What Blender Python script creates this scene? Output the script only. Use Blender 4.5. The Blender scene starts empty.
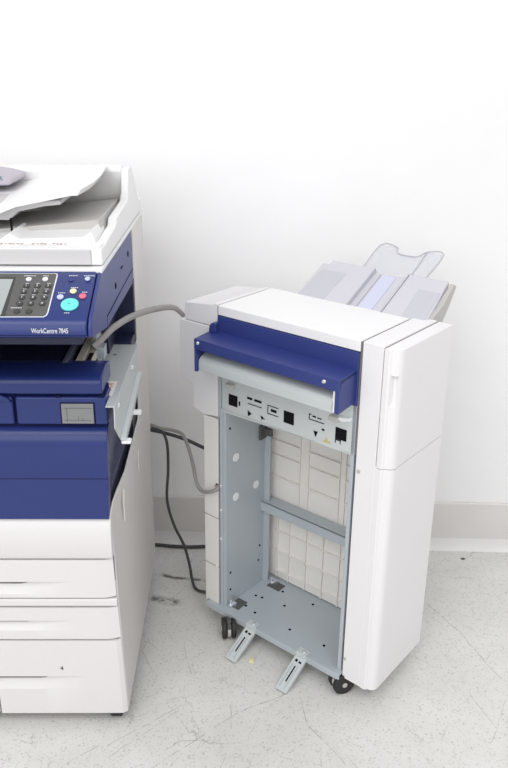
import bpy, bmesh, math, random
from mathutils import Vector, Matrix
random.seed(4)
C = bpy.context.scene.collection
R = math.radians

# ------------------------------------------------------------------ materials
def s2l(c):
    return tuple(((v/255)/12.92 if v/255 <= .04045 else ((v/255+.055)/1.055)**2.4) for v in c)
def mat(name, rgb, rough=.5, metal=0, bump=0, bscale=400, var=0, spec=.5, emit=None, trans=0, alpha=1):
    m = bpy.data.materials.new(name); m.use_nodes = True
    nt = m.node_tree; b = nt.nodes['Principled BSDF']
    c = s2l(rgb)+(1,)
    b.inputs['Base Color'].default_value = c
    b.inputs['Roughness'].default_value = rough
    b.inputs['Metallic'].default_value = metal
    b.inputs['Specular IOR Level'].default_value = spec
    b.inputs['Transmission Weight'].default_value = trans
    b.inputs['Alpha'].default_value = alpha
    tc = nt.nodes.new('ShaderNodeTexCoord')
    if bump:
        n = nt.nodes.new('ShaderNodeTexNoise'); n.inputs['Scale'].default_value = bscale
        nt.links.new(tc.outputs['Object'], n.inputs['Vector'])
        bp = nt.nodes.new('ShaderNodeBump'); bp.inputs['Strength'].default_value = bump; bp.inputs['Distance'].default_value = .001
        nt.links.new(n.outputs['Fac'], bp.inputs['Height']); nt.links.new(bp.outputs['Normal'], b.inputs['Normal'])
    if var:
        n = nt.nodes.new('ShaderNodeTexNoise'); n.inputs['Scale'].default_value = 9; n.inputs['Detail'].default_value = 8
        nt.links.new(tc.outputs['Object'], n.inputs['Vector'])
        mx = nt.nodes.new('ShaderNodeMixRGB'); mx.inputs['Color1'].default_value = tuple(v*(1-var) for v in c[:3])+(1,)
        mx.inputs['Color2'].default_value = tuple(min(1, v*(1+var)) for v in c[:3])+(1,)
        nt.links.new(n.outputs['Fac'], mx.inputs['Fac']); nt.links.new(mx.outputs['Color'], b.inputs['Base Color'])
    return m

M = dict(
    white=mat('white_plastic', (234,233,234), .42, bump=.15, bscale=900, var=.012),
    pwhite=mat('printer_white_plastic', (224,222,222), .42, bump=.15, bscale=900, var=.012),
    white2=mat('smooth_white_plastic', (238,238,238), .35, var=.01),
    cream=mat('warm_white_plastic', (230,227,222), .5, bump=.1, bscale=700, var=.02),
    beige=mat('aged_side_plastic', (220,217,214), .5, bump=.15, bscale=800, var=.03),
    grey=mat('light_grey_plastic', (202,201,202), .45, var=.02),
    midgrey=mat('mid_grey_plastic', (188,186,182), .5, var=.03),
    blue=mat('blue_plastic', (40,54,114), .27, bump=.12, bscale=900, var=.05, spec=.4),
    blue2=mat('blue_metal_paint', (48,60,124), .38, bump=.12, bscale=700, var=.06, spec=.5),
    navy=mat('navy_plastic', (28,35,66), .42, bump=.2, bscale=600, var=.06),
    slate=mat('slate_plastic', (98,102,126), .5, var=.06),
    metal=mat('galvanised_steel', (184,192,198), .42, metal=.22, bump=.1, bscale=120, var=.06),
    metal2=mat('pale_zinc_sheet', (206,212,212), .4, metal=.25, bump=.08, bscale=150, var=.03),
    rail=mat('beige_rail', (200,192,180), .5, var=.04),
    chrome=mat('chrome_screw', (225,228,232), .2, metal=.8),
    black=mat('black_rubber', (38,38,40), .55),
    hole=mat('dark_opening', (22,22,26), .9, spec=.1),
    seam=mat('dark_seam', (120,118,116), .9, spec=.1),
    bseam=mat('dark_blue_seam', (26,30,66), .9, spec=.1),
    darkgrey=mat('keypad_grey', (88,88,87), .55, bump=.2, bscale=800),
    key=mat('key_grey', (62,62,61), .45),
    line=mat('white_print', (228,230,238), .6),
    screen=mat('display_glass', (166,172,172), .15, var=.05),
    teal=mat('teal_button', (110,226,214), .3),
    tealp=mat('teal_print', (70,140,130), .6),
    tealg=mat('green_mark', (70,190,150), .4),
    yellow=mat('cream_button', (240,232,180), .35),
    lav=mat('lavender_button', (196,202,236), .35),
    red=mat('red_button', (216,110,132), .35),
    lavp=mat('lavender_grey_plastic', (186,180,190), .45, var=.02),
    brown=mat('brown_print', (170,140,130), .7),
    ink=mat('black_print', (40,40,42), .7),
    redp=mat('red_print', (200,90,90), .6),
    paper=mat('sticker_paper', (236,232,226), .6),
    tape=mat('yellow_stain', (196,178,112), .6, var=.2),
    cgrey=mat('grey_cable', (152,149,147), .5, bump=.2, bscale=300),
    cblack=mat('black_cable', (62,62,66), .45),
    tray=mat('frosted_tray_plastic', (203,202,209), .45, var=.015),
    tray2=mat('shaded_tray_plastic', (193,193,200), .5, var=.015),  # tray plastic with the pocket shade put into the colour; channel lines share it
    clear=mat('clear_plastic', (226,227,233), .12, trans=.3, alpha=.6),
    clearedge=mat('clear_plastic_edge', (186,186,196), .3),
    lavstrip=mat('pale_lavender_strip', (202,205,226), .35),
    cork=mat('yellowed_plastic', (220,214,170), .6),
)

# ------------------------------------------------------------------ mesh helpers
class MB:
    """collects shapes into one mesh"""
    def __init__(s): s.bm = bmesh.new(); s.mats = []
    def mi(s, m):
        if m is None: m = s.cur
        if m not in s.mats: s.mats.append(m)
        return s.mats.index(m)
    cur = None
    def box(s, x0, x1, y0, y1, z0, z1, m=None, rot=None):
        if x0 > x1: x0, x1 = x1, x0
        if y0 > y1: y0, y1 = y1, y0
        if z0 > z1: z0, z1 = z1, z0
        pts = [(x,y,z) for x in (x0,x1) for y in (y0,y1) for z in (z0,z1)]
        vs = [s.bm.verts.new(rot @ Vector(p) if rot else p) for p in pts]
        for f in ((0,1,3,2),(4,6,7,5),(0,4,5,1),(2,3,7,6),(0,2,6,4),(1,5,7,3)):
            fc = s.bm.faces.new([vs[i] for i in f]); fc.material_index = s.mi(m)
        return s
    def prism(s, poly, axis, a, b, m=None, T=None):
        """poly in the two other axes (xz for y, yz for x, xy for z)"""
        def P(u, v, w):
            p = {'x':(w,u,v),'y':(u,w,v),'z':(u,v,w)}[axis]
            return T @ Vector(p) if T else p
        A = [s.bm.verts.new(P(u,v,a)) for u,v in poly]; B = [s.bm.verts.new(P(u,v,b)) for u,v in poly]
        n = len(poly); fs = [s.bm.faces.new(A), s.bm.faces.new(B[::-1])]
        for i in range(n): fs.append(s.bm.faces.new([A[i], B[i], B[(i+1)%n], A[(i+1)%n]]))
        for f in fs: f.material_index = s.mi(m)
        return s
    def cyl(s, p, q, r, n=20, m=None, r2=None):
        p, q = Vector(p), Vector(q); d = (q-p).normalized()
        a = d.orthogonal().normalized(); b = d.cross(a)
        r2 = r if r2 is None else r2
        A = []; B = []
        for i in range(n):
            t = 2*math.pi*i/n; o = a*math.cos(t)+b*math.sin(t)
            A.append(s.bm.verts.new(p+o*r)); B.append(s.bm.verts.new(q+o*r2))
        fs = [s.bm.faces.new(A), s.bm.faces.new(B[::-1])]
        for i in range(n): fs.append(s.bm.faces.new([A[i], B[i], B[(i+1)%n], A[(i+1)%n]]))
        for f in fs: f.material_index = s.mi(m)
        return s
    def tube(s, pts, r, n=10, m=None, flat=1, sub=8):
        pts = [Vector(p) for p in pts]
        ext = [pts[0]*2-pts[1]]+pts+[pts[-1]*2-pts[-2]]
        sm = []
        for i in range(1, len(ext)-2):
            p0,p1,p2,p3 = ext[i-1:i+3]
            for k in range(sub):
                t = k/sub
                sm.append(.5*((2*p1)+(p2-p0)*t+(2*p0-5*p1+4*p2-p3)*t*t+(3*p1-p0-3*p2+p3)*t**3))
        sm.append(pts[-1])
        rings = []; a = None
        for i, p in enumerate(sm):
            d = (sm[min(i+1,len(sm)-1)]-sm[max(i-1,0)]).normalized()
            if a is None: a = (Vector((0,0,1))-d*d.z).normalized() if abs(d.z) < .95 else d.orthogonal().normalized()
            a = (a-d*a.dot(d)).normalized(); b = d.cross(a)
            rings.append([s.bm.verts.new(p+a*r*math.cos(2*math.pi*k/n)+b*r*flat*math.sin(2*math.pi*k/n)) for k in range(n)])
        k_ = s.mi(m)
        for A, B in zip(rings, rings[1:]):
            for i in range(n):
                f = s.bm.faces.new([A[i],A[(i+1)%n],B[(i+1)%n],B[i]]); f.material_index = k_
        for r_ in (rings[0][::-1], rings[-1]):
            f = s.bm.faces.new(r_); f.material_index = k_
        return s
    def sheet(s, pts, m=None):
        f = s.bm.faces.new([s.bm.verts.new(p) for p in pts]); f.material_index = s.mi(m); return s
    def grid(s, us, vs, fn, thick, m=None):
        """closed slab: fn(u,v) front point, back moved by vector thick"""
        th = Vector(thick)
        F = [[s.bm.verts.new(fn(u,v)) for v in vs] for u in us]
        Bk = [[s.bm.verts.new(Vector(fn(u,v,flat=True))+th) for v in vs] for u in us]
        k = s.mi(m); nu, nv = len(us), len(vs)
        def q(*v): 
            f = s.bm.faces.new(v); f.material_index = k
        for i in range(nu-1):
            for j in range(nv-1):
                q(F[i][j],F[i+1][j],F[i+1][j+1],F[i][j+1]); q(Bk[i][j],Bk[i][j+1],Bk[i+1][j+1],Bk[i+1][j])
            q(F[i][0],Bk[i][0],Bk[i+1][0],F[i+1][0]); q(F[i][-1],F[i+1][-1],Bk[i+1][-1],Bk[i][-1])
        for j in range(nv-1):
            q(F[0][j],F[0][j+1],Bk[0][j+1],Bk[0][j]); q(F[-1][j],Bk[-1][j],Bk[-1][j+1],F[-1][j+1])
        return s

SPLIT = set('frame_flange panel_cutout lid_seam side_ridge corner_cutout plate_hole wall_plug wall_hole wall_rivet post_rivet post_screw rail_slot side_socket cap_clip roller_knob post_seam side_seam door_seam housing_seam channel_line tray_pocket window_line bracket_slot bracket_rib toner_cover output_ramp recess_wall chute_gap key_caption button_caption print_lines warning_mark tray_print hub feeder_front cover_seam transport_rail inner_side rear_deck hinge_bracket'.split())
def islands(bm):
    left = set(bm.verts); out = []
    while left:
        v = left.pop(); st = [v]; g = {v}
        while st:
            a = st.pop()
            for e in a.link_edges:
                w = e.other_vert(a)
                if w not in g: g.add(w); st.append(w); left.discard(w)
        out.append(g)
    return out
NO_CAPTION = ('warning_mark',)
def build(name, mb, m, parent=None, bevel=0, seg=2, ang=35):
    bm = mb.bm
    if name in SPLIT and name not in NO_CAPTION:
        bm.verts.index_update(); isl = islands(bm)
        if len(isl) > 1:
            isl.sort(key=lambda g: min(v.index for v in g))
            first = None
            for g in isl:
                n2 = MB(); n2.mats = list(mb.mats); mp = {}
                for v in sorted(g, key=lambda v: v.index): mp[v] = n2.bm.verts.new(v.co)
                for f in bm.faces:
                    if f.verts[0] in g:
                        nf = n2.bm.faces.new([mp[v] for v in f.verts]); nf.material_index = f.material_index
                o = build_one(name, n2, m, parent, bevel, seg, ang); first = first or o
            bm.free(); return first
    return build_one(name, mb, m, parent, bevel, seg, ang)
def build_one(name, mb, m, parent=None, bevel=0, seg=2, ang=35):
    bm = mb.bm
    bmesh.ops.recalc_face_normals(bm, faces=bm.faces)
    bm.normal_update()
    for f in bm.faces: f.smooth = True
    for e in bm.edges:
        if len(e.link_faces) != 2 or e.calc_face_angle(0) > R(ang): e.smooth = False
    me = bpy.data.meshes.new(name); 
    for mm in (mb.mats or [m]): me.materials.append(mm if mm is not None else m)
    bm.to_mesh(me); bm.free()
    o = bpy.data.objects.new(name, me); C.objects.link(o)
    if parent: o.parent = parent
    if bevel:
        b = o.modifiers.new('edge', 'BEVEL'); b.width = bevel; b.segments = seg; b.limit_method = 'ANGLE'; b.angle_limit = R(40)
        b.harden_normals = True
    return o
def mk(m): 
    b = MB(); b.cur = m; return b
def part(name, m, parent, fn, bevel=0, seg=2, ang=35, label=None):
    b = MB(); b.cur = m; fn(b); o = build(name, b, m, parent, bevel, seg, ang)
    if label: o['label'] = label
    return o
def thing(name, label, cat, loc, rz, group=None):
    o = bpy.data.objects.new(name, None); C.objects.link(o); o.location = loc; o.rotation_euler = (0,0,rz)
    o['label'] = label; o['category'] = cat
    if group: o['group'] = group
    o.empty_display_size = .1
    return o
def tag(o, label, cat, group=None):
    o['label'] = label; o['category'] = cat
    if group: o['group'] = group
    return o
def struct(name, b, m, bevel=0):
    o = build(name, b, m, None, bevel); o['kind'] = 'structure'; return o
def text(name, s, size, m, parent, T, sx=1, ext=.0003):
    cu = bpy.data.curves.new(name, 'FONT'); cu.body = s; cu.size = size; cu.align_x = 'CENTER'; cu.align_y = 'CENTER'; cu.extrude = ext; cu.resolution_u = 3
    t = bpy.data.objects.new(name, cu); C.objects.link(t)
    dg = bpy.context.evaluated_depsgraph_get(); me = bpy.data.meshes.new_from_object(t.evaluated_get(dg))
    bpy.data.objects.remove(t); bpy.data.curves.remove(cu)
    me.transform(T @ Matrix.Diagonal((sx,1,1,1))); me.materials.clear(); me.materials.append(m); me.name = name
    o = bpy.data.objects.new(name, me); C.objects.link(o); o.parent = parent
    return o
FRONT = Matrix.Rotation(R(90), 4, 'X')        # text standing upright, facing -y

# ------------------------------------------------------------------ camera
cam_d = bpy.data.cameras.new('camera'); cam = bpy.data.objects.new('camera', cam_d); C.objects.link(cam)
cam_d.sensor_fit = 'VERTICAL'; cam_d.sensor_height = 24; cam_d.lens = 772.92/768*24
cam_d.shift_x = (254-246.08)/768; cam_d.shift_y = (357.51-384)/768
cam_d.clip_start = .05
cam.matrix_world = Matrix.Translation((0,0,1.3178)) @ Matrix.Rotation(R(90-20.4267), 4, 'X') @ Matrix.Rotation(R(.4609), 4, 'Z')
bpy.context.scene.camera = cam

# ------------------------------------------------------------------ room
WY, WYAW = 1.9392, R(-1.7138)
Tw = Matrix.Translation((0,WY,0)) @ Matrix.Rotation(WYAW, 4, 'Z')

def floor_material():
    m = bpy.data.materials.new('worn_vinyl_floor'); m.use_nodes = True
    nt = m.node_tree; N = nt.nodes; L = nt.links; b = N['Principled BSDF']
    b.inputs['Roughness'].default_value = .42
    tc = N.new('ShaderNodeTexCoord')
    def math_(op, a, bb=None, c=None, clamp=False):
        n = N.new('ShaderNodeMath'); n.operation = op; n.use_clamp = clamp
        for i, v in enumerate((a, bb, c)):
            if v is None: continue
            if isinstance(v, (int, float)): n.inputs[i].default_value = v
            else: L.new(v, n.inputs[i])
        return n.outputs[0]
    def noise(scale, detail=4, rough=.6):
        n = N.new('ShaderNodeTexNoise'); n.inputs['Scale'].default_value = scale; n.inputs['Detail'].default_value = detail
        n.inputs['Roughness'].default_value = rough; L.new(tc.outputs['Object'], n.inputs['Vector']); return n
    def ramp(v, a, b_):
        n = N.new('ShaderNodeMapRange'); n.inputs['From Min'].default_value = a; n.inputs['From Max'].default_value = b_
        L.new(v, n.inputs['Value']); return n.outputs['Result']
    def mix(f, c1, c2):
        n = N.new('ShaderNodeMixRGB'); L.new(f, n.inputs['Fac'])
        for i, c in (('Color1', c1), ('Color2', c2)):
            if isinstance(c, tuple): n.inputs[i].default_value = s2l(c)+(1,)
            else: L.new(c, n.inputs[i])
        return n.outputs['Color']
    col = mix(ramp(noise(3.5, 6).outputs['Fac'], .35, .65), (210,209,205), (223,222,219))
    # fine grey-green chips
    for sc, th, c, mn in ((190, .42, (180,182,176), .46), (110, .34, (174,176,170), .48), (75, .17, (142,144,138), .52), (34, .075, (112,112,106), .54), (14, .035, (100,100,94), .5)):
        v = N.new('ShaderNodeTexVoronoi'); v.inputs['Scale'].default_value = sc
        wrp = N.new('ShaderNodeVectorMath'); wrp.operation = 'MULTIPLY_ADD'
        nz = noise(sc*1.3, 2); L.new(nz.outputs['Color'], wrp.inputs[0]); wrp.inputs[1].default_value = (.8/sc,)*3; L.new(tc.outputs['Object'], wrp.inputs[2])
        L.new(wrp.outputs[0], v.inputs['Vector'])
        dot = ramp(v.outputs['Distance'], th, th*.5)
        msk = ramp(noise(sc*.35+3, 3).outputs['Fac'], mn, mn+.06)
        col = mix(math_('MULTIPLY', math_('MULTIPLY', dot, msk), .62), col, c)
    # hairline cracks
    for sc, th, k in ((2.3, .0018, .55), (6.1, .0013, .40), (11, .0010, .3)):
        v = N.new('ShaderNodeTexVoronoi'); v.feature = 'DISTANCE_TO_EDGE'; v.inputs['Scale'].default_value = sc
        wrp = N.new('ShaderNodeVectorMath'); wrp.operation = 'MULTIPLY_ADD'
        nz = noise(sc*2, 5); L.new(nz.outputs['Color'], wrp.inputs[0]); wrp.inputs[1].default_value = (.35/sc,)*3; L.new(tc.outputs['Object'], wrp.inputs[2])
        L.new(wrp.outputs[0], v.inputs['Vector'])
        ln = ramp(v.outputs['Distance'], th*sc, 0)
        msk = ramp(noise(sc*2.4, 3).outputs['Fac'], .5, .62)
        col = mix(math_('MULTIPLY', math_('MULTIPLY', ln, msk), k), col, (120,120,112))
    # long drag scratches
    wob = noise(9, 3); wv = N.new('ShaderNodeVectorMath'); wv.operation = 'MULTIPLY_ADD'
    L.new(wob.outputs['Color'], wv.inputs[0]); wv.inputs[1].default_value = (.02,.02,0)
    off = N.new('ShaderNodeVectorMath'); off.operation = 'SUBTRACT'; L.new(tc.outputs['Object'], off.inputs[0]); off.inputs[1].default_value = (.01,.01,0)
    L.new(off.outputs[0], wv.inputs[2])
    sp = N.new('ShaderNodeSeparateXYZ'); L.new(wv.outputs[0], sp.inputs[0]); X, Y = sp.outputs[0], sp.outputs[1]
    segs = [(-0.134,1.337,-0.281,1.224,.0008,.5),(0.094,1.368,-0.012,1.316,.0009,.55),(-0.012,1.316,-0.185,1.168,.0009,.55),(-0.142,1.32,-0.279,1.189,.0008,.5),
        (0.484,1.69,0.542,1.579,.0010,.55),(0.542,1.579,0.572,1.474,.0010,.55),(0.572,1.474,0.607,1.401,.0009,.55),(0.511,1.369,0.538,1.287,.0008,.5),
        (0.591,1.358,0.509,1.224,.0008,.4),(0.127,1.353,0.14,1.283,.0010,.55),(0.14,1.283,0.207,1.179,.0010,.5),(-0.029,1.338,-0.026,1.268,.0008,.5),
        (-0.145,1.531,-0.123,1.427,.0010,.5),(-0.24,1.802,-0.191,1.788,.007,1),(-0.191,1.788,-0.105,1.779,.006,1),(-0.367,1.167,-0.279,1.242,.0008,.4),
        (-.235,1.70,-.185,1.685,.012,.9),(-.30,1.15,-.285,1.30,.0007,.3)]
    brk = ramp(noise(40, 4).outputs['Fac'], .38, .55)
    tot = None
    for x0,y0,x1,y1,w,k in segs:
        dx, dy = x1-x0, y1-y0; l2 = dx*dx+dy*dy
        ax = math_('SUBTRACT', X, x0); ay = math_('SUBTRACT', Y, y0)
        t = math_('ADD', math_('MULTIPLY', ax, dx/l2), math_('MULTIPLY', ay, dy/l2), clamp=True)
        ex = math_('SUBTRACT', ax, math_('MULTIPLY', t, dx)); ey = math_('SUBTRACT', ay, math_('MULTIPLY', t, dy))
        d = math_('SQRT', math_('ADD', math_('MULTIPLY', ex, ex), math_('MULTIPLY', ey, ey)))
        f = math_('MULTIPLY', ramp(d, w*1.6, w*.2), k)
        tot = f if tot is None else math_('MAXIMUM', tot, f)
    col = mix(math_('MULTIPLY', tot, brk), col, (92,90,82))
    L.new(col, b.inputs['Base Color'])
    bp = N.new('ShaderNodeBump'); bp.inputs['Strength'].default_value = .12; bp.inputs['Distance'].default_value = .002
    L.new(noise(60, 6).outputs['Fac'], bp.inputs['Height']); L.new(bp.outputs['Normal'], b.inputs['Normal'])
    return m

def wall_material():
    m = mat('white_painted_wall', (243,243,243), .6, bump=.25, bscale=14, var=0)
    nt = m.node_tree; b = nt.nodes['Principled BSDF']; tc = nt.nodes.new('ShaderNodeTexCoord')
    n = nt.nodes.new('ShaderNodeTexNoise'); n.inputs['Scale'].default_value = 2.2; n.inputs['Detail'].default_value = 8; n.inputs['Roughness'].default_value = .65
    nt.links.new(tc.outputs['Object'], n.inputs['Vector'])
    mr = nt.nodes.new('ShaderNodeMapRange'); mr.inputs['From Min'].default_value = .35; mr.inputs['From Max'].default_value = .7
    nt.links.new(n.outputs['Fac'], mr.inputs['Value'])
    mx = nt.nodes.new('ShaderNodeMixRGB'); mx.inputs['Color1'].default_value = s2l((247,247,248))+(1,); mx.inputs['Color2'].default_value = s2l((243,243,244))+(1,)
    nt.links.new(mr.outputs[0], mx.inputs['Fac'])
    v = nt.nodes.new('ShaderNodeTexVoronoi'); v.inputs['Scale'].default_value = 5
    nt.links.new(tc.outputs['Object'], v.inputs['Vector'])
    m2 = nt.nodes.new('ShaderNodeMapRange'); m2.inputs['From Min'].default_value = .022; m2.inputs['From Max'].default_value = .012
    nt.links.new(v.outputs['Distance'], m2.inputs['Value'])
    mx2 = nt.nodes.new('ShaderNodeMixRGB'); nt.links.new(mx.outputs[0], mx2.inputs['Color1']); mx2.inputs['Color2'].default_value = s2l((222,222,220))+(1,)
    nt.links.new(m2.outputs[0], mx2.inputs['Fac'])
    nt.links.new(mx2.outputs[0], b.inputs['Base Color'])
    return m

b = mk(None); b.box(-3.5,3.5,-2.6,2.3,-.05,0); struct('floor', b, floor_material())
WM = wall_material()
b = mk(None); b.box(-3.5,3.5,.03,.13,0,2.9); o = struct('wall_back', b, WM); o.matrix_world = Tw
b = mk(None); b.prism([(.031,.014),(.031,.152),(.022,.154),(.019,.150),(.019,.03),(.022,.014)], 'x', -3.5, 3.5)
o = struct('baseboard_back', b, mat('grey_vinyl_baseboard', (222,220,217), .5, bump=.2, bscale=60, var=.05), .0015); o.matrix_world = Tw
b = mk(None); cv = [(.03,0),(.03,.036),(.02,.036)]
for i in range(9):
    t = i/8*math.pi/2; cv.append((.019-.033*math.sin(t)*1.0, .034-.033*(1-math.cos(t))*0 - .033*math.sin(t)**2*1.0))
cv += [(-.015,0)]
pl = [(.03,0),(.03,.036),(.019,.036)]+[(.019-.014*(1-math.cos(i/8*math.pi/2)), .036-.036*math.sin(i/8*math.pi/2)) for i in range(1,8)]+[(.005,0)]
b.prism(pl, 'x', -3.5, 3.5); o = struct('trim_1', b, mat('floor_cove', (232,231,229), .5, var=.04, bump=.2, bscale=50)); o.matrix_world = Tw

# ------------------------------------------------------------------ multifunction printer
P = thing('multifunction_printer', 'large white and blue office copier with keypad panel and paper drawers', 'printer', (-.2433,1.2799,0), R(.7017))
WL = -.64
# casters
for x, y in ((-.030,.028),(-.58,.05),(-.035,.5),(-.58,.5)):
    part('caster', M['black'], P, lambda b: (b.cyl((x-.012,y,.016),(x+.012,y,.016),.016), b.box(x-.014,x+.014,y-.012,y+.012,.016,.034)), .002)
# white body and side panel
def body(b):
    b.prism([(.012,.03),(.012,.13),(.012,.22),(.012,.32),(.012,.42),(.002,.512),(.022,.532),(.05,.546),(.12,.547),(.35,.557),(.378,.575),(.38,.994),(.56,.994),(.56,.03)], 'x', -.006, 0)
    for v in b.bm.verts:
        if v.co.z < .56 and v.co.y < .37:
            o_ = -.0125*min(1, (v.co.z-.03)/.40)*max(0, 1-v.co.y/.08) - (.002 if v.co.y < .04 else 0)
            v.co.x = o_ if v.co.x > -.001 else o_-.004
part('body', M['beige'], P, lambda b: (body(b),
    b.box(WL,-.029,.03,.555,.03,.50), b.box(WL,-.012,.385,.555,.5,.994)), .002, label='white cabinet body and side panel')
part('side_ridge', M['beige'], P, lambda b: (b.prism([(.300,.475),(.311,.50),(.309,.455),(.304,.44)], 'x', -.001, .0025), b.prism([(.07,.50),(.079,.53),(.077,.475),(.073,.455)], 'x', -.001, .0025)), .0015)

# inner blue-grey side wall
part('inner_side', M['slate'], P, lambda b: (b.box(WL+.01,-.034,.022,.38,.49,.735), b.box(WL+.01,-.0195,.023,.383,.49,.540), b.box(-.036,-.024,.024,.06,.50,.70), b.box(-.036,-.028,.072,.15,.50,.70), b.box(-.036,-.029,.3,.31,.50,.72)), .002)
# front covers : blue
def lower_cover(b):
    pr = [(.022,.509),(-.002,.509),(-.0035,.598),(-.0052,.599),(-.010,.64),(-.010,.672),(-.006,.690),(.004,.700),(.016,.703),(.022,.703)]
    b.prism(pr, 'x', WL, -.009)
    for v in b.bm.verts:
        if v.co.x > -.02: v.co.x = -.0165+.0075*(v.co.z-.509)/.194
part('front_cover', M['blue'], P, lower_cover, .002)
part('cover_seam', M['bseam'], P, lambda b: b.box(WL+.001,-.0135,-.0045,.02,.5975,.5987))
def side_end(b):
    b.prism([(.024,.512),(.0,.512),(.0,.60),(.006,.66),(.012,.70),(.024,.70)], 'x', -.0095, -.004)
# toner door (upper cover)
part('toner_cover', M['blue'], P, lambda b: (b.box(-.172,-.007,-.003,.05,.709,.7635), b.box(WL,-.177,-.003,.05,.709,.7635)), .004, 3)
part('toner_cover_gap', M['bseam'], P, lambda b: (b.box(WL+.002,-.011,.006,.05,.702,.771),))
M['card'] = mat('window_card_grey', (132,134,134), .35, var=.08)
w = part('window', M['bseam'], P, lambda b: b.box(-.092,-.029,-.0042,.0,.7105,.7535), .001, label='small framed window')
part('window_card', M['card'], w, lambda b: b.box(-.0895,-.032,-.0048,-.003,.7125,.7515))
part('window_line', M['darkgrey'], w, lambda b: (b.box(-.085,-.034,-.0053,-.0045,.7425,.7432), b.box(-.0805,-.0798,-.0053,-.0045,.716,.742), b.box(-.084,-.036,-.0053,-.0045,.7185,.719),
     b.box(-.060,-.0594,-.0053,-.0045,.7185,.726), b.box(-.052,-.0514,-.0053,-.0045,.7185,.724)))
def cap(b):
    pr = [(.09,.768),(.0,.768),(-.006,.772),(-.008,.785)]
    for i in range(7):
        t = i/6*R(75); pr.append((.006-.014*math.cos(t), .789+.014*math.sin(t)))
    pr += [(.058,.806),(.09,.800)]
    b.prism(pr, 'x', WL, -.0135)
part('tray_front_cap', M['blue'], P, cap, .003, 3)
part('tray_grip', M['blue'], P, lambda b: b.prism([(-.30,.769),(-.196,.769),(-.184,.764),(-.177,.755),(-.196,.757),(-.30,.755)], 'y', -.009, .0), .0015)
part('cap_clip', M['bseam'], P, lambda b: (b.box(-.098,-.09,-.0045,.003,.7635,.7675), b.box(-.022,-.012,-.0045,.003,.7635,.7675)))
# output tray
part('output_tray', M['navy'], P, lambda b: (b.prism([(-.62,.735),(-.62,.775),(-.30,.79),(-.105,.80),(-.100,.735)], 'y', .06, .37), b.box(-.62,-.10,.372,.384,.735,.89), b.box(-.62,-.12,.30,.33,.80,.83)), .003)
part('transport_rail', M['slate'], P, lambda b: (b.prism([(.058,.79),(.37,.79),(.37,.818),(.058,.806)], 'x', -.098, -.090),), .001)
part('transport_rail', M['rail'], P, lambda b: (b.prism([(.056,.78),(.37,.78),(.37,.812),(.056,.800)], 'x', -.078, -.064), b.prism([(.056,.78),(.37,.78),(.37,.806),(.056,.794)], 'x', -.0635, -.050)), .001, label='beige transport rail')
part('rail_slot', M['hole'], P, lambda b: (b.prism([(.10,.7955),(.135,.797),(.135,.7985),(.10,.7972)], 'x', -.060, -.052), b.prism([(.056,.76),(.37,.76),(.37,.80),(.056,.785)], 'x', -.090, -.083)))
part('recess_wall', M['navy'], P, lambda b: (b.box(-.050,-.040,.24,.38,.74,.885), b.box(-.050,-.001,.36,.384,.74,.885), b.box(-.05,-.002,.30,.362,.735,.762), b.box(-.62,-.045,.0,.38,.862,.882)), .002)
part('hinge_bracket', M['metal'], P, lambda b: (b.box(-.048,-.036,.16,.19,.776,.80), b.box(-.050,-.048,.155,.20,.757,.84)), .001)
# zinc shelf with folded flange
shelf = part('shelf_plate', M['metal2'], P, lambda b: (
    b.prism([(-.050,.06),(-.0055,.06),(-.0055,-.03),(.010,-.03),(.010,.30),(-.05,.30)], 'z', .7555, .7575),
    b.prism([(-.03,.7575),(-.034,.716),(.020,.668),(.276,.696),(.30,.705),(.30,.7575)], 'x', .009, .011)), .0006, label='bare zinc shelf plate')
part('slide_rail', M['metal2'], P, lambda b: (b.prism([(.012,.672),(.020,.662),(.276,.690),(.276,.704),(.02,.678)], 'x', .011, .021)), .001)
for y, z, x0 in ((.022,.664,.012),(.134,.672,.018)):
    part('slide_clip', M['white2'], P, lambda b: (b.prism([(y-.008,z-.003),(y+.006,z-.004),(y+.010,z),(y+.006,z+.004),(y-.008,z+.003)], 'x', x0, x0+.018)), .002, label='white plastic clip')
part('screw', M['chrome'], P, lambda b: b.cyl((.011,.01,.742),(.0145,.01,.742),.006, r2=.004))
part('screw', M['chrome'], P, lambda b: b.cyl((.011,.20,.742),(.0145,.20,.742),.006, r2=.004))
part('shelf_hole', M['hole'], P, lambda b: b.cyl((-.028,.235,.757),(-.028,.235,.7579),.003, 12))
st = part('sticker', M['paper'], P, lambda b: b.box(-.021,-.001,.02,.088,.7575,.7579), label='small warning sticker')
def ring(b, cx, cy, z, r1, r0, n=28, a0=0, a1=360):
    for i in range(n):
        t0, t1 = R(a0+(a1-a0)*i/n), R(a0+(a1-a0)*(i+1)/n)
        b.sheet([(cx+r1*math.cos(t0),cy+r1*math.sin(t0)*1.5,z),(cx+r1*math.cos(t1),cy+r1*math.sin(t1)*1.5,z),(cx+r0*math.cos(t1),cy+r0*math.sin(t1)*1.5,z),(cx+r0*math.cos(t0),cy+r0*math.sin(t0)*1.5,z)])
part('warning_mark', M['redp'], st, lambda b: (ring(b,-.011,.066,.7582,.0075,.0060,a0=30,a1=330), ring(b,-.011,.066,.7582,.0036,.0022,a0=-120,a1=150)))
part('print_lines', M['darkgrey'], st, lambda b: (b.box(-.018,-.005,.044,.0455,.7578,.7581), b.box(-.018,-.008,.038,.0395,.7578,.7581), b.box(-.013,-.0115,.026,.036,.7578,.7581)))

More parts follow.
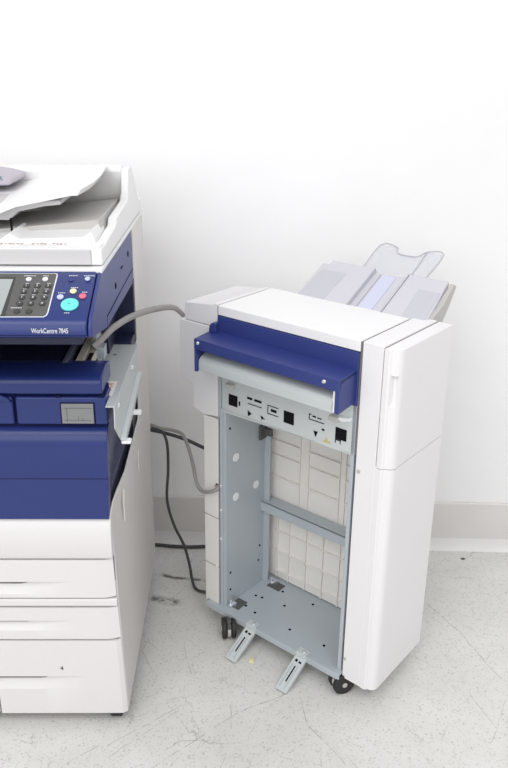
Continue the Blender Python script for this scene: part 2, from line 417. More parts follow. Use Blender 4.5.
# scanner housing and control panel
def scan(b):
    b.prism([(-.018,.994),(-.006,.905),(.02,.888),(.09,.886),(.37,.876),(.378,.884),(.378,.975),(.368,.990),(.36,.994)], 'x', WL, -.002)
part('scanner_housing', M['blue2'], P, scan, .002)
part('housing_seam', M['bseam'], P, lambda b: (b.prism([(.02,.9075),(.372,.9075),(.372,.909),(.02,.909)], 'x', -.003, -.0012), b.prism([(.02,.886),(.0215,.886),(.0215,.9085),(.02,.9085)], 'x', -.003, -.0012)))
part('side_socket', M['hole'], P, lambda b: (b.cyl((-.003,.31,.955),(-.001,.31,.955),.006,16), b.cyl((-.003,.13,.935),(-.001,.13,.935),.006,16), b.box(-.003,-.001,.205,.225,.948,.951)))
A_, B_ = Vector((0,-.02,.998)), Vector((0,-.125,.947))
sl = (B_-A_).length; sd = (B_-A_)/sl; nn = Vector((0,sd.z,-sd.y))
nn = nn if nn.z > 0 else -nn
FT = Matrix(((1,0,0,0),(0,-sd.y,nn.y,A_.y),(0,-sd.z,nn.z,A_.z),(0,0,0,1)))   # local (x, -s, h) on the sloping face
def panel(b):
    b.prism([(-.018,.9985),(-.118,.9505),(-.126,.9455),(-.130,.938),(-.131,.922),(-.122,.917),(-.02,.905),(.0,.90),(.0,.9985)], 'x', WL, -.0085)
cp = part('control_panel', M['blue'], P, panel, .003, 3, label='blue sloping control panel')
part('panel_end', M['blue2'], P, lambda b: b.prism([(-.016,.9975),(-.118,.949),(-.128,.938),(-.129,.921),(-.12,.917),(.02,.888),(.02,.9975)], 'x', -.0078, -.001), .003)
def fp(b, pts, h0, h1, m=None):
    b.prism([(x,-s) for x,s in pts], 'z', h0, h1, m, T=FT)
part('panel_groove', M['bseam'], cp, lambda b: (b.box(WL,-.009,-.1318,-.130,.9235,.9243),))
fr = [(-.60,.003),(-.0755,.003),(-.0722,.0048),(-.0712,.0085),(-.0715,.100),(-.0728,.1055),(-.077,.1095),(-.60,.1125)]
part('keypad_border', M['line'], cp, lambda b: fp(b, fr, -.001, .0006))
kp = part('keypad_plate', M['darkgrey'], cp, lambda b: fp(b, [(-.598,.0045),(-.076,.0045),(-.0733,.007),(-.0733,.100),(-.0745,.1045),(-.078,.1080),(-.598,.1110)], .0, .0011), label='grey keypad plate')
scb = part('display_frame', M['key'], cp, lambda b: fp(b, [(-.45,.014),(-.140,.014),(-.138,.108),(-.45,.108)], .0, .0018))
part('display', M['screen'], cp, lambda b: fp(b, [(-.445,.020),(-.1425,.020),(-.1445,.1065),(-.445,.1065)], .0, .0022), label='grey display screen')
def keycyl(b, x, s, r, h, m=None, n=18, ry=1.0):
    b.prism([(x+r*math.cos(2*math.pi*i/n), -s+r*ry*math.sin(2*math.pi*i/n)) for i in range(n)], 'z', 0, h, m, T=FT)
keys = []
for s_, xs in ((.037,(-.1177,-.0999,-.082)),(.051,(-.1192,-.1010,-.0828)),(.0652,(-.1196,-.1018,-.0836)),(.0793,(-.1203,-.1026,-.0843)),(.0973,(-.1213,-.1024))):
    for x in xs: keys.append((x, s_))
for x, s_ in keys:
    k = part('key', M['key'], cp, lambda b: keycyl(b, x, s_, .0052, .0032), .0008)
for i, (x, s_) in enumerate(keys[:12]):
    text('key_digit', '123456789*0#'[i], .006, M['line'], cp, FT @ Matrix.Translation((x,-s_,.0034)), ext=.0001)
part('key_caption', M['line'], cp, lambda b: [b.prism([(x+dx+.0003,-(s_+ds)),(x+dx+w_,-(s_+ds)),(x+dx+w_,-(s_+ds)+.0011),(x+dx+.0003,-(s_+ds)+.0011)], 'z', .0, .0014, T=FT)
   for x, s_ in keys[:9] for dx, ds, w_ in ((-.003,-.0068,.0022),(-.0005,-.0068,.0032))]+[
   b.prism([(-.1325+i*.0036,-.0895),(-.1325+i*.0036+.0028,-.0895),(-.1325+i*.0036+.0028,-.0883),(-.1325+i*.0036,-.0883)], 'z', 0, .0014, T=FT) for i in range(5)]+[
   b.prism([(x0+i*.0034,-.0112),(x0+i*.0034+.0026,-.0112),(x0+i*.0034+.0026,-.0100),(x0+i*.0034,-.0100)], 'z', 0, .0014, T=FT) for x0, n in ((-.1265,6),(-.095,3)) for i in range(n)])
part('key', M['line'], cp, lambda b: keycyl(b, -.1169, .0198, .0048, .003), .0008, label='pale key')
part('key', M['line'], cp, lambda b: keycyl(b, -.0898, .0196, .0048, .003), .0008, label='pale key')
part('start_button', M['teal'], cp, lambda b: keycyl(b, -.0402, .0815, .0143, .0035, n=32), .001, label='large round turquoise button')
part('start_mark', M['tealg'], cp, lambda b: b.prism([(-.0432,-.0835),(-.0382,-.0810),(-.0432,-.0785)], 'z', .003, .0039, T=FT))
part('button', M['yellow'], cp, lambda b: keycyl(b, -.0395, .0489, .0056, .003, n=24), .0008, label='cream button')
part('button', M['lav'], cp, lambda b: keycyl(b, -.0581, .0631, .0055, .003, n=24), .0008, label='pale lavender button')
part('button', M['red'], cp, lambda b: keycyl(b, -.0225, .0608, .0060, .003, n=24), .0008, label='pink-red button')
part('button', M['lav'], cp, lambda b: keycyl(b, -.0205, .0178, .0045, .003, n=24), .0008, label='pale button')
part('button', M['blue2'], cp, lambda b: keycyl(b, -.0480, .0185, .0048, .001, n=24), .0004, label='blue indicator button')
caps = []
for x, s_, n in ((-.0275,.0095,6),(-.0525,.0095,5),(-.0445,.0395,4),(-.0637,.0525,4),(-.0250,.0505,3),(-.0465,.1000,3)):
    for i in range(n): caps.append((x+i*.0030, s_))
part('button_caption', M['line'], cp, lambda b: [b.prism([(x,-s_),(x+.0022,-s_),(x+.0022,-s_+.0013),(x,-s_+.0013)], 'z', 0, .0006, T=FT) for x, s_ in caps])
text('model_lettering', 'WorkCentre 7845', .0116, M['line'], cp, Matrix.Translation((-.066,-.1314,.9318)) @ FRONT, sx=.655, ext=.0004)
# white rim and platen frame
part('platen_rim', M['white2'], P, lambda b: b.box(WL,.0005,-.016,.56,.9950,1.0030), .0015)
# lower drawers -------------------------------------------------------------
def scoop(x_, z_, xr, zt, zb, depth, xfade):
    if not (zb < z_ < zt): return 0
    fx = 1 if x_ < xr-xfade else max(0, (xr-x_)/xfade)
    return depth*fx*((z_-zb)/(zt-zb))**.8
def drawer(name, x0, x1, z0, z1, zt, zb, xr, depth=.011, tilt=0, label=None, extra=None):
    us = sorted(set([x0, x1]+[x0+(x1-x0)*i/30 for i in range(31)]+[xr, xr-.001]))
    vs = sorted(set([z0, z1, zb, zt-.0004, zt]+[zb+(zt-zb)*i/8 for i in range(8)]))
    tp = .006 if z1-z0 > .15 else .0025
    def tx(u, v): return u-tp*(u-x0)/(x1-x0)*(v-z0)/(z1-z0)
    def fn(u, v, flat=False):
        if flat: return Vector((tx(u,v), 0, v))
        y = scoop(u, v, xr, zt, zb, depth, .09)
        if tilt and v < zb+.0001: y += tilt*(zb-v)
        e = max(0, u-(x1-.012))/.012
        return Vector((tx(u,v), y+.006*e*e, v))
    b = MB(); b.cur = M['pwhite']; b.grid(us, vs, fn, (0,.03,0))
    return build(name, b, M['pwhite'], P, .002, 2, 25)
def top_panel(b):
    b.prism([(.03,.4185),(-.001,.4185),(-.004,.425),(-.004,.480),(.0,.4985),(.006,.5075),(.03,.5075)], 'x', WL, -.014)
part('front_panel', M['pwhite'], P, top_panel, .003, 3)
drawer('drawer', WL, -.013, .3262, .4150, .364, .335, -.105)
part('front_strip', M['pwhite'], P, lambda b: b.box(WL,-.011,.0,.03,.3050,.3222), .003, 3)
drawer('drawer', WL, -.009, .2245, .3010, .270, .246, -.105)
drawer('drawer', -.2700, -.003, .030, .2195, .1285, .096, -.085)
drawer('drawer', WL, -.2735, .030, .1285, .126, .096, -.31)
part('front_strip', M['pwhite'], P, lambda b: b.box(WL,-.2705,.0,.03,.1300,.2195), .001)
part('drawer_gap', M['seam'], P, lambda b: b.box(WL+.005,-.014,.008,.03,.1,.418))
part('drawer_gap', M['seam'], P, lambda b: b.box(-.2740,-.2695,.004,.03,.032,.1295))
text('drawer_number', '4', .0145, M['ink'], P, Matrix.Translation((-.134,-.0003,.1495)) @ FRONT, sx=.9)

# document feeder ------------------------------------------------------------
AD = part('document_feeder', M['white2'], P, lambda b: (
    b.box(WL,-.001,.002,.56,1.0045,1.0345),
    b.prism([(.002,1.0045),(.003,1.030),(.06,1.036),(.165,1.043),(.180,1.0545),(.33,1.062),(.352,1.075),(.372,1.1225),(.41,1.1235),(.455,1.092),(.49,1.055),(.56,1.006)], 'x', -.018, -.0005),
    b.prism([(.40,1.034),(.385,1.05),(.374,1.08),(.366,1.118),(.372,1.126),(.40,1.127),(.42,1.124),(.46,1.092),(.50,1.05),(.56,1.03)], 'x', WL, -.016)), .004, 3, label='white document feeder on top of the copier')
part('feeder_front', M['grey'], P, lambda b: b.box(WL,-.019,-.0015,.01,1.006,1.0325), .002)
part('output_ramp', M['midgrey'], P, lambda b: (b.prism([(-.62,1.034),(-.62,1.037),(-.26,1.038),(-.025,1.060),(-.019,1.034)], 'y', .12, .374),
    b.prism([(-.26,1.036),(-.215,1.062),(-.17,1.047),(-.12,1.046),(-.12,1.036)], 'y', .30, .34)), .003)
part('paper_stop', M['white2'], P, lambda b: (b.prism([(-.62,1.034),(-.62,1.0375),(-.205,1.0375),(-.185,1.0385),(-.168,1.050),(-.150,1.0405),(-.040,1.0440),(-.026,1.054),(-.021,1.044),(-.0185,1.034)], 'y', .045, .15),), .002)
part('stop_front', M['white2'], P, lambda b: b.box(-.62,-.004,.004,.045,1.0345,1.0358), .0005)
part('tray_print', M['brown'], P, lambda b: [b.box(x, x+.0035+.002*((i*7)%3)/2, .022+.002*((i*5)%3), .031-.002*((i*3)%2), 1.0357, 1.0362) for i, x in
     enumerate([-.178+.0068*k for k in range(17) if k not in (6,7,12)])])
def intray(b):
    prof = [(-.036,1.1185),(-.045,1.120),(-.17,1.099),(-.21,1.085),(-.30,1.080),(-.60,1.080),(-.60,1.068),(-.30,1.068),(-.205,1.071),(-.165,1.087),(-.055,1.106),(-.044,1.106)]
    # extrude in y but with the right end swept back
    us = [.10,.16,.24,.32,.37]
    rings = []
    for k, y in enumerate(us):
        rr = []
        for x, z in prof:
            sh = 0
            if x > -.07: sh = (-.012,-.002,.0,-.004,-.010)[k]
            rr.append(b.bm.verts.new((x+sh, y-.012*(x < -.1)*(k == 0), z+.012*(k/4))))
        rings.append(rr)
    n = len(prof); k_ = b.mi(None)
    for A, B in zip(rings, rings[1:]):
        for i in range(n): b.bm.faces.new([A[i],A[(i+1)%n],B[(i+1)%n],B[i]]).material_index = k_
    b.bm.faces.new(rings[0][::-1]).material_index = k_; b.bm.faces.new(rings[-1]).material_index = k_
part('input_tray', M['white2'], P, intray, .002)
part('tray_underside', M['grey'], P, lambda b: b.prism([(-.60,1.058),(-.185,1.060),(-.168,1.075),(-.12,1.085),(-.09,1.088),(-.09,1.096),(-.60,1.072)], 'y', .115, .36), .002)
part('support_strap', M['hole'], P, lambda b: b.box(-.1795,-.1765,.10,.105,1.036,1.066))
fc = part('feeder_cover', M['lavp'], P, lambda b: b.prism([(-.60,1.09),(-.215,1.104)]+[(-.41+.20*math.cos(t), 1.112+.022*math.sin(t)) for t in [R(a) for a in range(0,91,10)]]+[(-.60,1.14)], 'y', .24, .36), .006, 3, label='lavender-grey rounded feeder cover')
text('cover_lettering', 'xerox', .017, M['tealp'], fc, Matrix.Translation((-.247,.2385,1.120)) @ FRONT, sx=1)

# ------------------------------------------------------------------ finisher
F = thing('document_finisher', 'white finishing unit standing open, with bare metal interior and blue paper guide', 'finisher', (-.0627,1.6057,0), R(-39.5207))
H = .840
# base plate with lip
bp_ = part('base_plate', M['metal'], F, lambda b: (b.box(-.035,.366,-.010,.19,.054,.058), b.box(-.035,.366,-.012,-.009,.042,.058), b.box(-.035,-.031,-.01,.18,.044,.058)), .001)
part('plate_hole', M['hole'], bp_, lambda b: [b.cyl((x,y,.0575),(x,y,.0586),.0034,12) for x,y in ((.05,.085),(.09,.032),(.067,.089),(.193,.038),(.182,.15),(.093,.142),(.287,.045),(.056,.038),(.13,.10))])
part('corner_cutout', M['darkgrey'], bp_, lambda b: (b.box(.022,.052,.012,.05,.0575,.0585), b.box(.045,.085,.135,.165,.0575,.0585)))
for x, y in ((.028,.012),(.052,.150),(.348,.030)):
    part('levelling_bolt', M['chrome'], F, lambda b: (b.cyl((x,y,.058),(x,y,.078),.0035,12), b.cyl((x,y,.060),(x,y,.066),.0075,6), b.box(x-.012,x+.012,y+.004,y+.010,.058,.070)), .0006)
part('clip_bracket', M['darkgrey'], F, lambda b: (b.box(.338,.356,.034,.05,.058,.085), b.cyl((.345,.03,.062),(.352,.022,.088),.003,8)), .001)
# casters (twin wheel)
def caster(x, y, yaw):
    T = Matrix.Translation((x,y,0)) @ Matrix.Rotation(R(yaw),4,'Z')
    e = bpy.data.objects.new('caster', None); C.objects.link(e); e.parent = F; e.matrix_local = T
    for s_ in (-1,1):
        part('wheel', M['black'], e, lambda b: (b.cyl((s_*.006,0,.026),(s_*.017,0,.026),.026,28)), .003)
    part('hub', M['midgrey'], e, lambda b: (b.cyl((-.0185,0,.026),(-.0172,0,.026),.006,16), b.cyl((.0172,0,.026),(.0185,0,.026),.006,16), b.cyl((-.004,0,.026),(.004,0,.026),.022,20)))
    part('fork', M['darkgrey'], e, lambda b: (b.cyl((0,-.008,.03),(0,-.008,.053),.006,12), b.box(-.005,.005,-.02,.018,.034,.048)), .002)
caster(.051, -.022, 46); caster(.360, .010, -30); caster(.06,.16,20); caster(.38,.17,0)
# docking brackets hooked on the plate front edge
def bracket(x):
    g = part('docking_bracket', M['metal2'], F, lambda b: (
        b.prism([(-.0125,.0600),(.006,.0600),(.006,.0585),(-.0110,.0585),(-.0110,.040),(-.0125,.040)], 'x', x-.002, x+.027),
        b.prism([(-.0125,.046),(-.0125,.036),(-.083,.0),(-.088,.006)], 'x', x-.004, x-.0022),
        b.prism([(-.0125,.046),(-.0125,.036),(-.083,.0),(-.088,.006)], 'x', x+.0242, x+.026),
        b.prism([(-.0125,.0462),(-.0125,.0440),(-.086,.0040),(-.088,.0062)], 'x', x-.004, x+.026)), .0006)
    T = Matrix.Translation((x+.011,-.0125,.0466)) @ Matrix.Rotation(math.atan2(.0400,.0755), 4, 'X')
    part('bracket_slot', M['hole'], g, lambda b: (b.box(-.0015,.0015,-.062,-.022,-.0004,.0006,rot=T), b.box(-.008,-.002,-.012,-.006,-.0004,.0005,rot=T), b.box(.002,.009,-.012,-.008,-.0004,.0005,rot=T)))
    part('bracket_rib', M['metal'], g, lambda b: (b.box(.006,.0075,-.078,-.02,.0,.0016,rot=T), b.box(-.0085,-.007,-.078,-.02,.0,.0016,rot=T)))
    part('screw', M['chrome'], g, lambda b: b.cyl((x+.016,-.004,.0598),(x+.016,-.004,.0645),.0055,16,r2=.0035))
bracket(.100); bracket(.250)
# interior sheet metal
sw = part('side_wall', M['metal'], F, lambda b: (b.box(.012,.020,.004,.152,.058,.60), b.box(.006,.013,-.002,.010,.05,.60), b.box(.012,.036,.150,.154,.058,.60), b.box(.352,.360,.004,.18,.058,.60)), .001)
part('wall_plug', M['white2'], sw, lambda b: [b.cyl((.0195,y,z),(.0212,y,z),.0105,24) for y,z in ((.040,.462),(.040,.356),(.117,.356))], .0005, label='white round plug')
part('wall_hole', M['hole'], sw, lambda b: [b.cyl((.0195,y,z),(.0207,y,z),.0032,10) for y,z in ((.018,.545),(.02,.15),(.135,.17),(.13,.128),(.02,.10))])
part('wall_rivet', M['white2'], sw, lambda b: [b.cyl((.0095,-.0015,z),(.0095,-.0035,z),.0028,10) for z in (.40,.335,.255)])
part('latch', M['darkgrey'], sw, lambda b: (b.box(.020,.045,.14,.149,.485,.503), b.box(.020,.026,.125,.149,.475,.512)), .001)
cb = part('cross_bar', M['metal'], F, lambda b: (b.box(.014,.362,.138,.174,.296,.299), b.box(.014,.362,.138,.141,.273,.299), b.box(.014,.362,.141,.150,.273,.275)), .0008)
# cream back cover with moulded ribs
def ribs(b):
    b.box(.018,.362,.180,.196,.062,.79)
    y0, y1 = .1745, .181
    for z in (.535,.460,.420,.360): 
        b.box(.024,.108,y0,y1,z-.0015,z+.0015); b.box(.135,.222,y0,y1,z-.0015,z+.0015); b.box(.240,.36,y0,y1,z-.0015,z+.0015)
    for x in (.0205,.1085,.134,.2225,.2385): b.box(x-.0012,x+.0012,.1715+.004,y1,.302,.56)
    for x in (.046,.083,.135,.186,.235,.29,.34): b.box(x-.0016,x+.0016,y0,y1,.064,.27)
    for z in (.205,.145,.085): b.box(.038,.36,y0,y1,z-.0016,z+.0016)
part('back_cover', M['cream'], F, ribs, 0, label='cream ribbed back cover')
# upper connector panel
cpn = part('connector_panel', M['metal2'], F, lambda b: (b.prism([(.010,.590),(.360,.600),(.360,.705),(.010,.705)], 'y', .002, .005), b.box(.010,.358,.002,.03,.596,.599)), .0006)
def pcs(b):
    for x0,x1,z0,z1 in ((.031,.056,.614,.640),(.185,.211,.618,.645),(.315,.341,.622,.647)): b.box(x0,x1,.0008,.003,z0,z1)
    for x0,x1,z0,z1 in ((.084,.098,.643,.648),(.104,.124,.643,.648),(.086,.124,.632,.6335),(.060,.064,.620,.630)): b.box(x0,x1,.001,.003,z0,z1)
    for a in (((.086,.616),(.097,.610),(.087,.602)),((.122,.614),(.130,.612),(.126,.604)),((.262,.622),(.272,.622),(.267,.609))): b.prism(a, 'y', .001, .003)
    for x0,x1,z0,z1 in ((.141,.1425,.624,.645),(.141,.170,.6435,.645),(.141,.170,.6245,.626),(.150,.165,.632,.638),
        (.249,.2505,.644,.657),(.249,.287,.644,.6455),(.249,.255,.6555,.657),(.258,.266,.652,.655),(.270,.280,.652,.654),(.282,.288,.629,.633),(.126,.134,.608,.6095),
        (.315,.328,.6185,.621),(.315,.3165,.612,.621),(.3265,.328,.612,.621)): b.box(x0,x1,.001,.003,z0,z1)
part('panel_cutout', M['hole'], cpn, pcs)
part('panel_stain', M['tape'], cpn, lambda b: b.prism([(.286,.6045),(.287,.608),(.291,.608),(.293,.616),(.296,.615),(.297,.609),(.304,.610),(.303,.6055)], 'y', .0012, .003), label='yellowish stain')
part('roller_knob', M['midgrey'], F, lambda b: (b.box(.029,.051,-.010,.003,.658,.668), b.box(.302,.325,-.010,.003,.662,.673)), .003, 3)
part('release_tab', M['white2'], F, lambda b: b.prism([(.318,.672),(.350,.678),(.352,.672),(.335,.666),(.320,.667)], 'y', -.006, .003), .001)
part('frame_flange', M['metal'], F, lambda b: (b.box(.0,.008,.0,.02,.575,.71), b.box(-.004,.0,.002,.02,.05,.71), b.box(.352,.361,.002,.01,.05,.71)), .0006)
# blue paper guide
gd = part('paper_guide', M['blue2'], F, lambda b: (
    b.box(.0,.361,-.001,.012,.705,.8165),
    b.prism([(.010,.782),(.010,.774),(-.053,.766),(-.053,.752),(-.060,.752),(-.060,.776)], 'x', -.016, .357),
    b.prism([(.004,.781),(-.0595,.776),(-.0595,.706),(.004,.712)], 'x', .347, .357),
    b.prism([(.004,.781),(-.0595,.776),(-.0595,.700),(-.050,.699),(-.040,.72),(.004,.745)], 'x', -.016, -.010),
    b.prism([(-.014,.780)]+[(-.004-.010*math.cos(R(a)), .782+.020*math.sin(R(a))) for a in range(0,91,15)]+[(.006,.803),(.006,.780)], 'y', -.014, .004)), .0018, label='blue paper entry guide')
part('screw', M['chrome'], gd, lambda b: b.cyl((-.004,-.0600,.768),(-.004,-.0625,.768),.0042,18,r2=.003))
part('screw', M['chrome'], gd, lambda b: b.cyl((.322,-.0600,.766),(.322,-.0625,.766),.0045,18,r2=.003))
def chute(b):
    pr = [(.0,.742),(-.030,.741),(-.046,.733),(-.052,.727),(-.0535,.720),(-.0535,.703),(-.044,.700),(.0,.700)]
    b.prism(pr, 'x', -.009, .338)
part('entry_chute', M['metal2'], gd, chute, .0015, 3, label='grey curved entry chute')
part('chute_end', M['white2'], gd, lambda b: b.prism([(-.055,.754),(-.055,.706),(-.050,.706),(-.050,.754)], 'x', .3405, .3465), .0006)
part('chute_gap', M['hole'], gd, lambda b: (b.prism([(.0,.744),(-.045,.730),(-.048,.705),(.0,.705)], 'x', .3375, .3400), b.box(-.009,.346,-.003,.0,.742,.764)))
# lid
part('lid', M['white2'], F, lambda b: (b.box(.0005,.361,.0005,.190,.818,H), b.box(.0,.361,.012,.20,.79,.818)), .002, 3)
part('lid_seam', M['seam'], F, lambda b: (b.box(-.0018,.0003,.002,.17,.79,H-.0015), b.box(.3613,.3655,.002,.20,.60,H-.002)))
part('rear_deck', M['white2'], F, lambda b: (b.box(.10,.361,.192,.205,.77,H-.004), b.box(.335,.361,.150,.216,.79,H-.0015)), .002)
# left housing
part('upper_housing', M['white'], F, lambda b: b.box(.002,.360,.013,.181,.705,.79), .002)
part('upper_left_cover', M['white'], F, lambda b: (
    b.prism([(-.1015,.788),(-.1015,.828),(-.014,.838),(-.009,.842),(-.002,.842),(-.002,.788)], 'y', .002, .182),), .002, 3)
part('left_cover', M['white'], F, lambda b: (
    b.prism([(-.116,.7865),(-.116,.645),(-.078,.637),(-.078,.577),(-.045,.568),(-.002,.574),(-.002,.7865)], 'y', .0, .185),), .002, 3)
lp = part('left_post', M['cream'], F, lambda b: (b.box(-.046,-.002,.0,.19,.044,.567),), .002)
part('post_seam', M['seam'], lp, lambda b: (b.prism([(-.0465,.3045),(-.0015,.3045),(-.0015,.3057),(-.0465,.3057)], 'y', -.0006, .01), b.prism([(-.0465,.1665),(-.0015,.1665),(-.0015,.1677),(-.0465,.1677)], 'y', -.0006, .01)))
part('post_rivet', M['white2'], lp, lambda b: [b.cyl((-.006,-.0005,z),(-.006,-.002,z),.0030,12) for z in (.556,.168,)])
part('cable_port', M['hole'], lp, lambda b: b.box(-.008,-.0025,-.0009,.004,.385,.400))
# right post and front door
part('right_post', M['white'], F, lambda b: (b.box(.3665,.4115,.0,.212,.045,H+.001),), .002, 3)
part('post_screw', M['midgrey'], F, lambda b: (b.cyl((.375,-.0002,.568),(.375,-.0022,.568),.0038,12), b.cyl((.3715,-.0002,.100),(.3715,-.0022,.100),.0035,12)))
DX0, DX1 = .4135, .4446
def cprof(n0=6):
    pts = [(DX0,.0),(DX0+.010,.0),(DX0+.0125,.0015),(DX0+.014,.0045)]
    for i in range(9):
        t = i/8*R(90); pts.append((DX1-.0155+.0155*math.sin(t), .0245-.0185*math.cos(t)))
    pts += [(DX1,.05),(DX1,.14),(DX1,.218),(DX0,.218)]
    return pts
def door_panel(z0, z1, pocket=False, name='door'):
    prof = cprof(); b = MB(); b.cur = M['white']
    zs = [z0, z1]
    if pocket: zs = sorted([z0, .7215,.7225,.735,.7845,.7855, z1])
    # resample pocket band: front rounded part
    rings = []
    for z in zs:
        rr = []
        for i, (x, y) in enumerate(prof):
            if pocket and .722 < z < .785 and 4 <= i <= 7:
                dpt = .009 if z > .73 else .005
                x -= .0; y += dpt
            rr.append(b.bm.verts.new((x,y,z)))
        rings.append(rr)
    n = len(prof); k = b.mi(None)
    for A, B in zip(rings, rings[1:]):
        for i in range(n): b.bm.faces.new([A[i],A[(i+1)%n],B[(i+1)%n],B[i]]).material_index = k
    b.bm.faces.new(rings[0][::-1]).material_index = k; b.bm.faces.new(rings[-1]).material_index = k
    return build(name, b, M['white'], F, .0, 2, 30)
d1 = door_panel(.590, H-.003, True, 'upper_door')
d2 = door_panel(.045, .5885, False, 'lower_door')
part('door_seam', M['seam'], F, lambda b: (b.box(.4112,.4138,.004,.212,.592,H-.003), b.box(.416,.4435,.018,.216,.5882,.5903)))
part('lower_filler', M['white'], F, lambda b: b.box(.4108,.4140,.001,.212,.045,.592), 0)
part('bottom_edge', M['cream'], F, lambda b: b.box(.368,.441,.03,.21,.040,.045))
# output tray on the back side
YR = lambda y: .843+.52*(y-.2)
tr = Matrix.Translation((0,.2,.843)) @ Matrix.Rotation(math.atan(.52), 4, 'X')   # local y runs up the tray
def slab(b, x0,x1,s0,s1,h0,h1,m=None): b.box(x0,x1,s0,s1,h0,h1,m,rot=tr)
ot = part('output_tray', M['tray'], F, lambda b: (
    slab(b,.062,.385,-.10,.118,-.016,-.010),
    b.prism([(.062,-.10),(.090,.122),(.205,.122),(.205,-.10)], 'z', -.012, .0, T=tr),
    b.prism([(.292,-.10),(.292,.122),(.385,.122),(.405,-.10)], 'z', -.012, .0, T=tr)), .003, 3, label='pale frosted output tray')
part('tray_pocket', M['tray2'], ot, lambda b: (b.prism([(.068,-.10),(.084,.085),(.150,.085),(.138,-.10)], 'z', -.001, .0012, T=tr),
    b.prism([(.345,-.10),(.335,.080),(.386,.080),(.398,-.10)], 'z', -.001, .0012, T=tr)), .0006)  # thin overlay, darker tint stands in for the shade of the stepped-down pocket
part('tray_end', M['midgrey'], ot, lambda b: b.prism([(.20,.80),(.20,.838),(.255,.862),(.300,.897),(.312,.890),(.285,.852),(.24,.80)], 'x', .392, .402), .002)
part('tray_channel', M['lavstrip'], ot, lambda b: slab(b,.228,.262,-.10,.112,-.0102,-.008))
part('channel_line', M['tray2'], ot, lambda b: (slab(b,.2045,.2065,-.10,.12,-.011,.001), slab(b,.289,.2915,-.10,.12,-.011,.001), slab(b,.222,.2235,-.10,.112,-.0105,-.007)))
ex = part('tray_extension', M['clear'], ot, lambda b: (b.prism([(.168,.105),(.163,.218),(.206,.218),(.222,.195),(.272,.195),(.284,.218),(.325,.218),(.322,.105)], 'z', -.0165, -.014, T=tr)), .0004, label='clear pull-out tray extension')
def exrim(b):
    pts = [(.166,.11),(.163,.218),(.206,.218),(.214,.206),(.224,.196),(.268,.196),(.284,.218),(.325,.218),(.322,.11)]
    b.tube([tr @ Vector((x,y,-.0135)) for x,y in pts], .0016, 6, sub=3)
    b.tube([tr @ Vector((.289,.10,-.013)), tr @ Vector((.284,.218,-.013))], .0014, 6)
part('extension_rim', M['clearedge'], ex, exrim)

# ------------------------------------------------------------------ cables
def cable(name, pts, r, m, label, flat=1, sub=8):
    b = MB(); b.cur = m; b.tube(pts, r, 12, flat=flat, sub=sub); o = build(name, b, m, None, 0, ang=60)
    return tag(o, label, 'cable')
cable('cable', [(-.285,1.36,.83),(-0.269,1.37,.844),(-0.260,1.40,.849),(-0.252,1.43,.850),(-.240,1.52,.838),(-.219,1.60,.826),(-.198,1.66,.815),(-.180,1.70,.806),(-.164,1.72,.797),(-.146,1.73,.776),(-.135,1.738,.757)],
      .0068, M['cgrey'], 'thick flat grey cable arching from the copier to the top of the finisher', .6)
cable('cable', [(-.283,1.88,.425),(-.255,1.87,.428),(-.227,1.86,.423),(-.194,1.84,.427),(-.164,1.8,.435),(-.146,1.76,.421),(-.129,1.7,.4),(-.12,1.66,.38),(-.109,1.64,.367),(-.096,1.62,.37),(-.078,1.603,.382),(-.064,1.599,.392),(-.068,1.612,.393)],
      .0046, M['cgrey'], 'light grey cable plugged into the side strip of the finisher', 1)
cable('cable', [(-.282,1.875,.415),(-.25,1.875,.409),(-.216,1.875,.401),(-.162,1.865,.388),(-.111,1.86,.365),(-.05,1.85,.341),(-.02,1.83,.32)],
      .0048, M['cblack'], 'dark cable running straight from the copier back behind the finisher, above the baseboard')
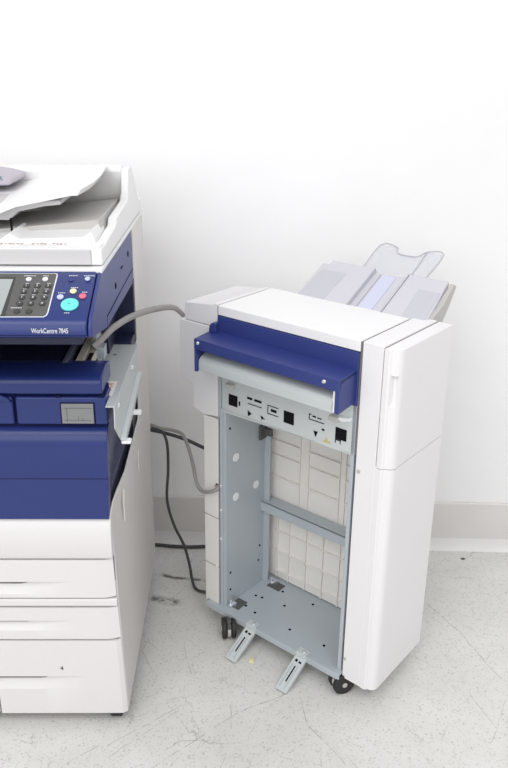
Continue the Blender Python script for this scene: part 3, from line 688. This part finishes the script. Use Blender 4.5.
cable('cable', [(-.262,1.86,.422),(-.242,1.86,.420),(-.22,1.855,.412),(-.2085,1.85,.378),(-.207,1.84,.308),(-.21,1.82,.228),(-.191,1.8,.162),(-.165,1.79,.106),(-.150,1.775,.056),(-.142,1.763,.014),(-.131,1.736,.005),(-.105,1.722,.005),(-.06,1.724,.005),(-.02,1.75,.005)],
      .0038, M['cblack'], 'black cord hanging down between copier and finisher onto the floor')
cable('cable', [(-.34,1.938,.0055),(-.257,1.939,.0055),(-.214,1.932,.0055),(-.161,1.929,.0055),(-.111,1.932,.0055),(-.04,1.926,.0055)],
      .0048, M['cblack'], 'black cord lying on the floor along the baseboard')
b = mk(M['cork']); b.cyl((.019,1.471,.0),(.019,1.471,.005),.0075,20,r2=.0065); b.cyl((.019,1.471,.004),(.019,1.471,.0062),.004,16)
tag(build('plastic_cap', b, M['cork'], None, .0006), 'tiny yellowish plastic cap on the floor by the metal bracket', 'cap')
b = mk(M['darkgrey']); b.prism([(-.006,-.003),(.002,-.004),(.007,.0),(.003,.003),(-.005,.003)], 'z', 0, .0025)
o = tag(build('floor_debris', b, M['darkgrey'], None, .0004), 'tiny dark speck of debris on the floor near the baseboard', 'debris'); o.location = (.63,1.888,0)

# ------------------------------------------------------------------ light
w = bpy.data.worlds.new('room_light'); bpy.context.scene.world = w; w.use_nodes = True
bg = w.node_tree.nodes['Background']; bg.inputs['Color'].default_value = (1,.99,1,1); bg.inputs['Strength'].default_value = .78
def area(name, loc, target, sx, sy, e, col=(1,1,1)):
    l = bpy.data.lights.new(name, 'AREA'); l.shape = 'RECTANGLE'; l.size = sx; l.size_y = sy; l.energy = e; l.color = col
    o = bpy.data.objects.new(name, l); C.objects.link(o); o.location = loc
    o.rotation_euler = (Vector(target)-Vector(loc)).to_track_quat('-Z', 'Y').to_euler(); return o
area('ceiling_lamp', (-1.0,-.5,2.85), (-1.0,-.5,0), 1.6, 2.0, 38)
area('ceiling_lamp', (1.0,-.5,2.85), (1.0,-.5,0), 1.6, 2.0, 30)
area('front_fill_light', (-1.6,-2.5,2.0), (0,1.9,.9), 3.0, 2.0, 44)  # unseen soft fill added on the camera side to even out the wall
sc = bpy.context.scene
sc.view_settings.view_transform = 'Standard'; sc.view_settings.look = 'None'; sc.view_settings.gamma = 1; sc.view_settings.use_curve_mapping = False
sc.view_settings.exposure = -.14
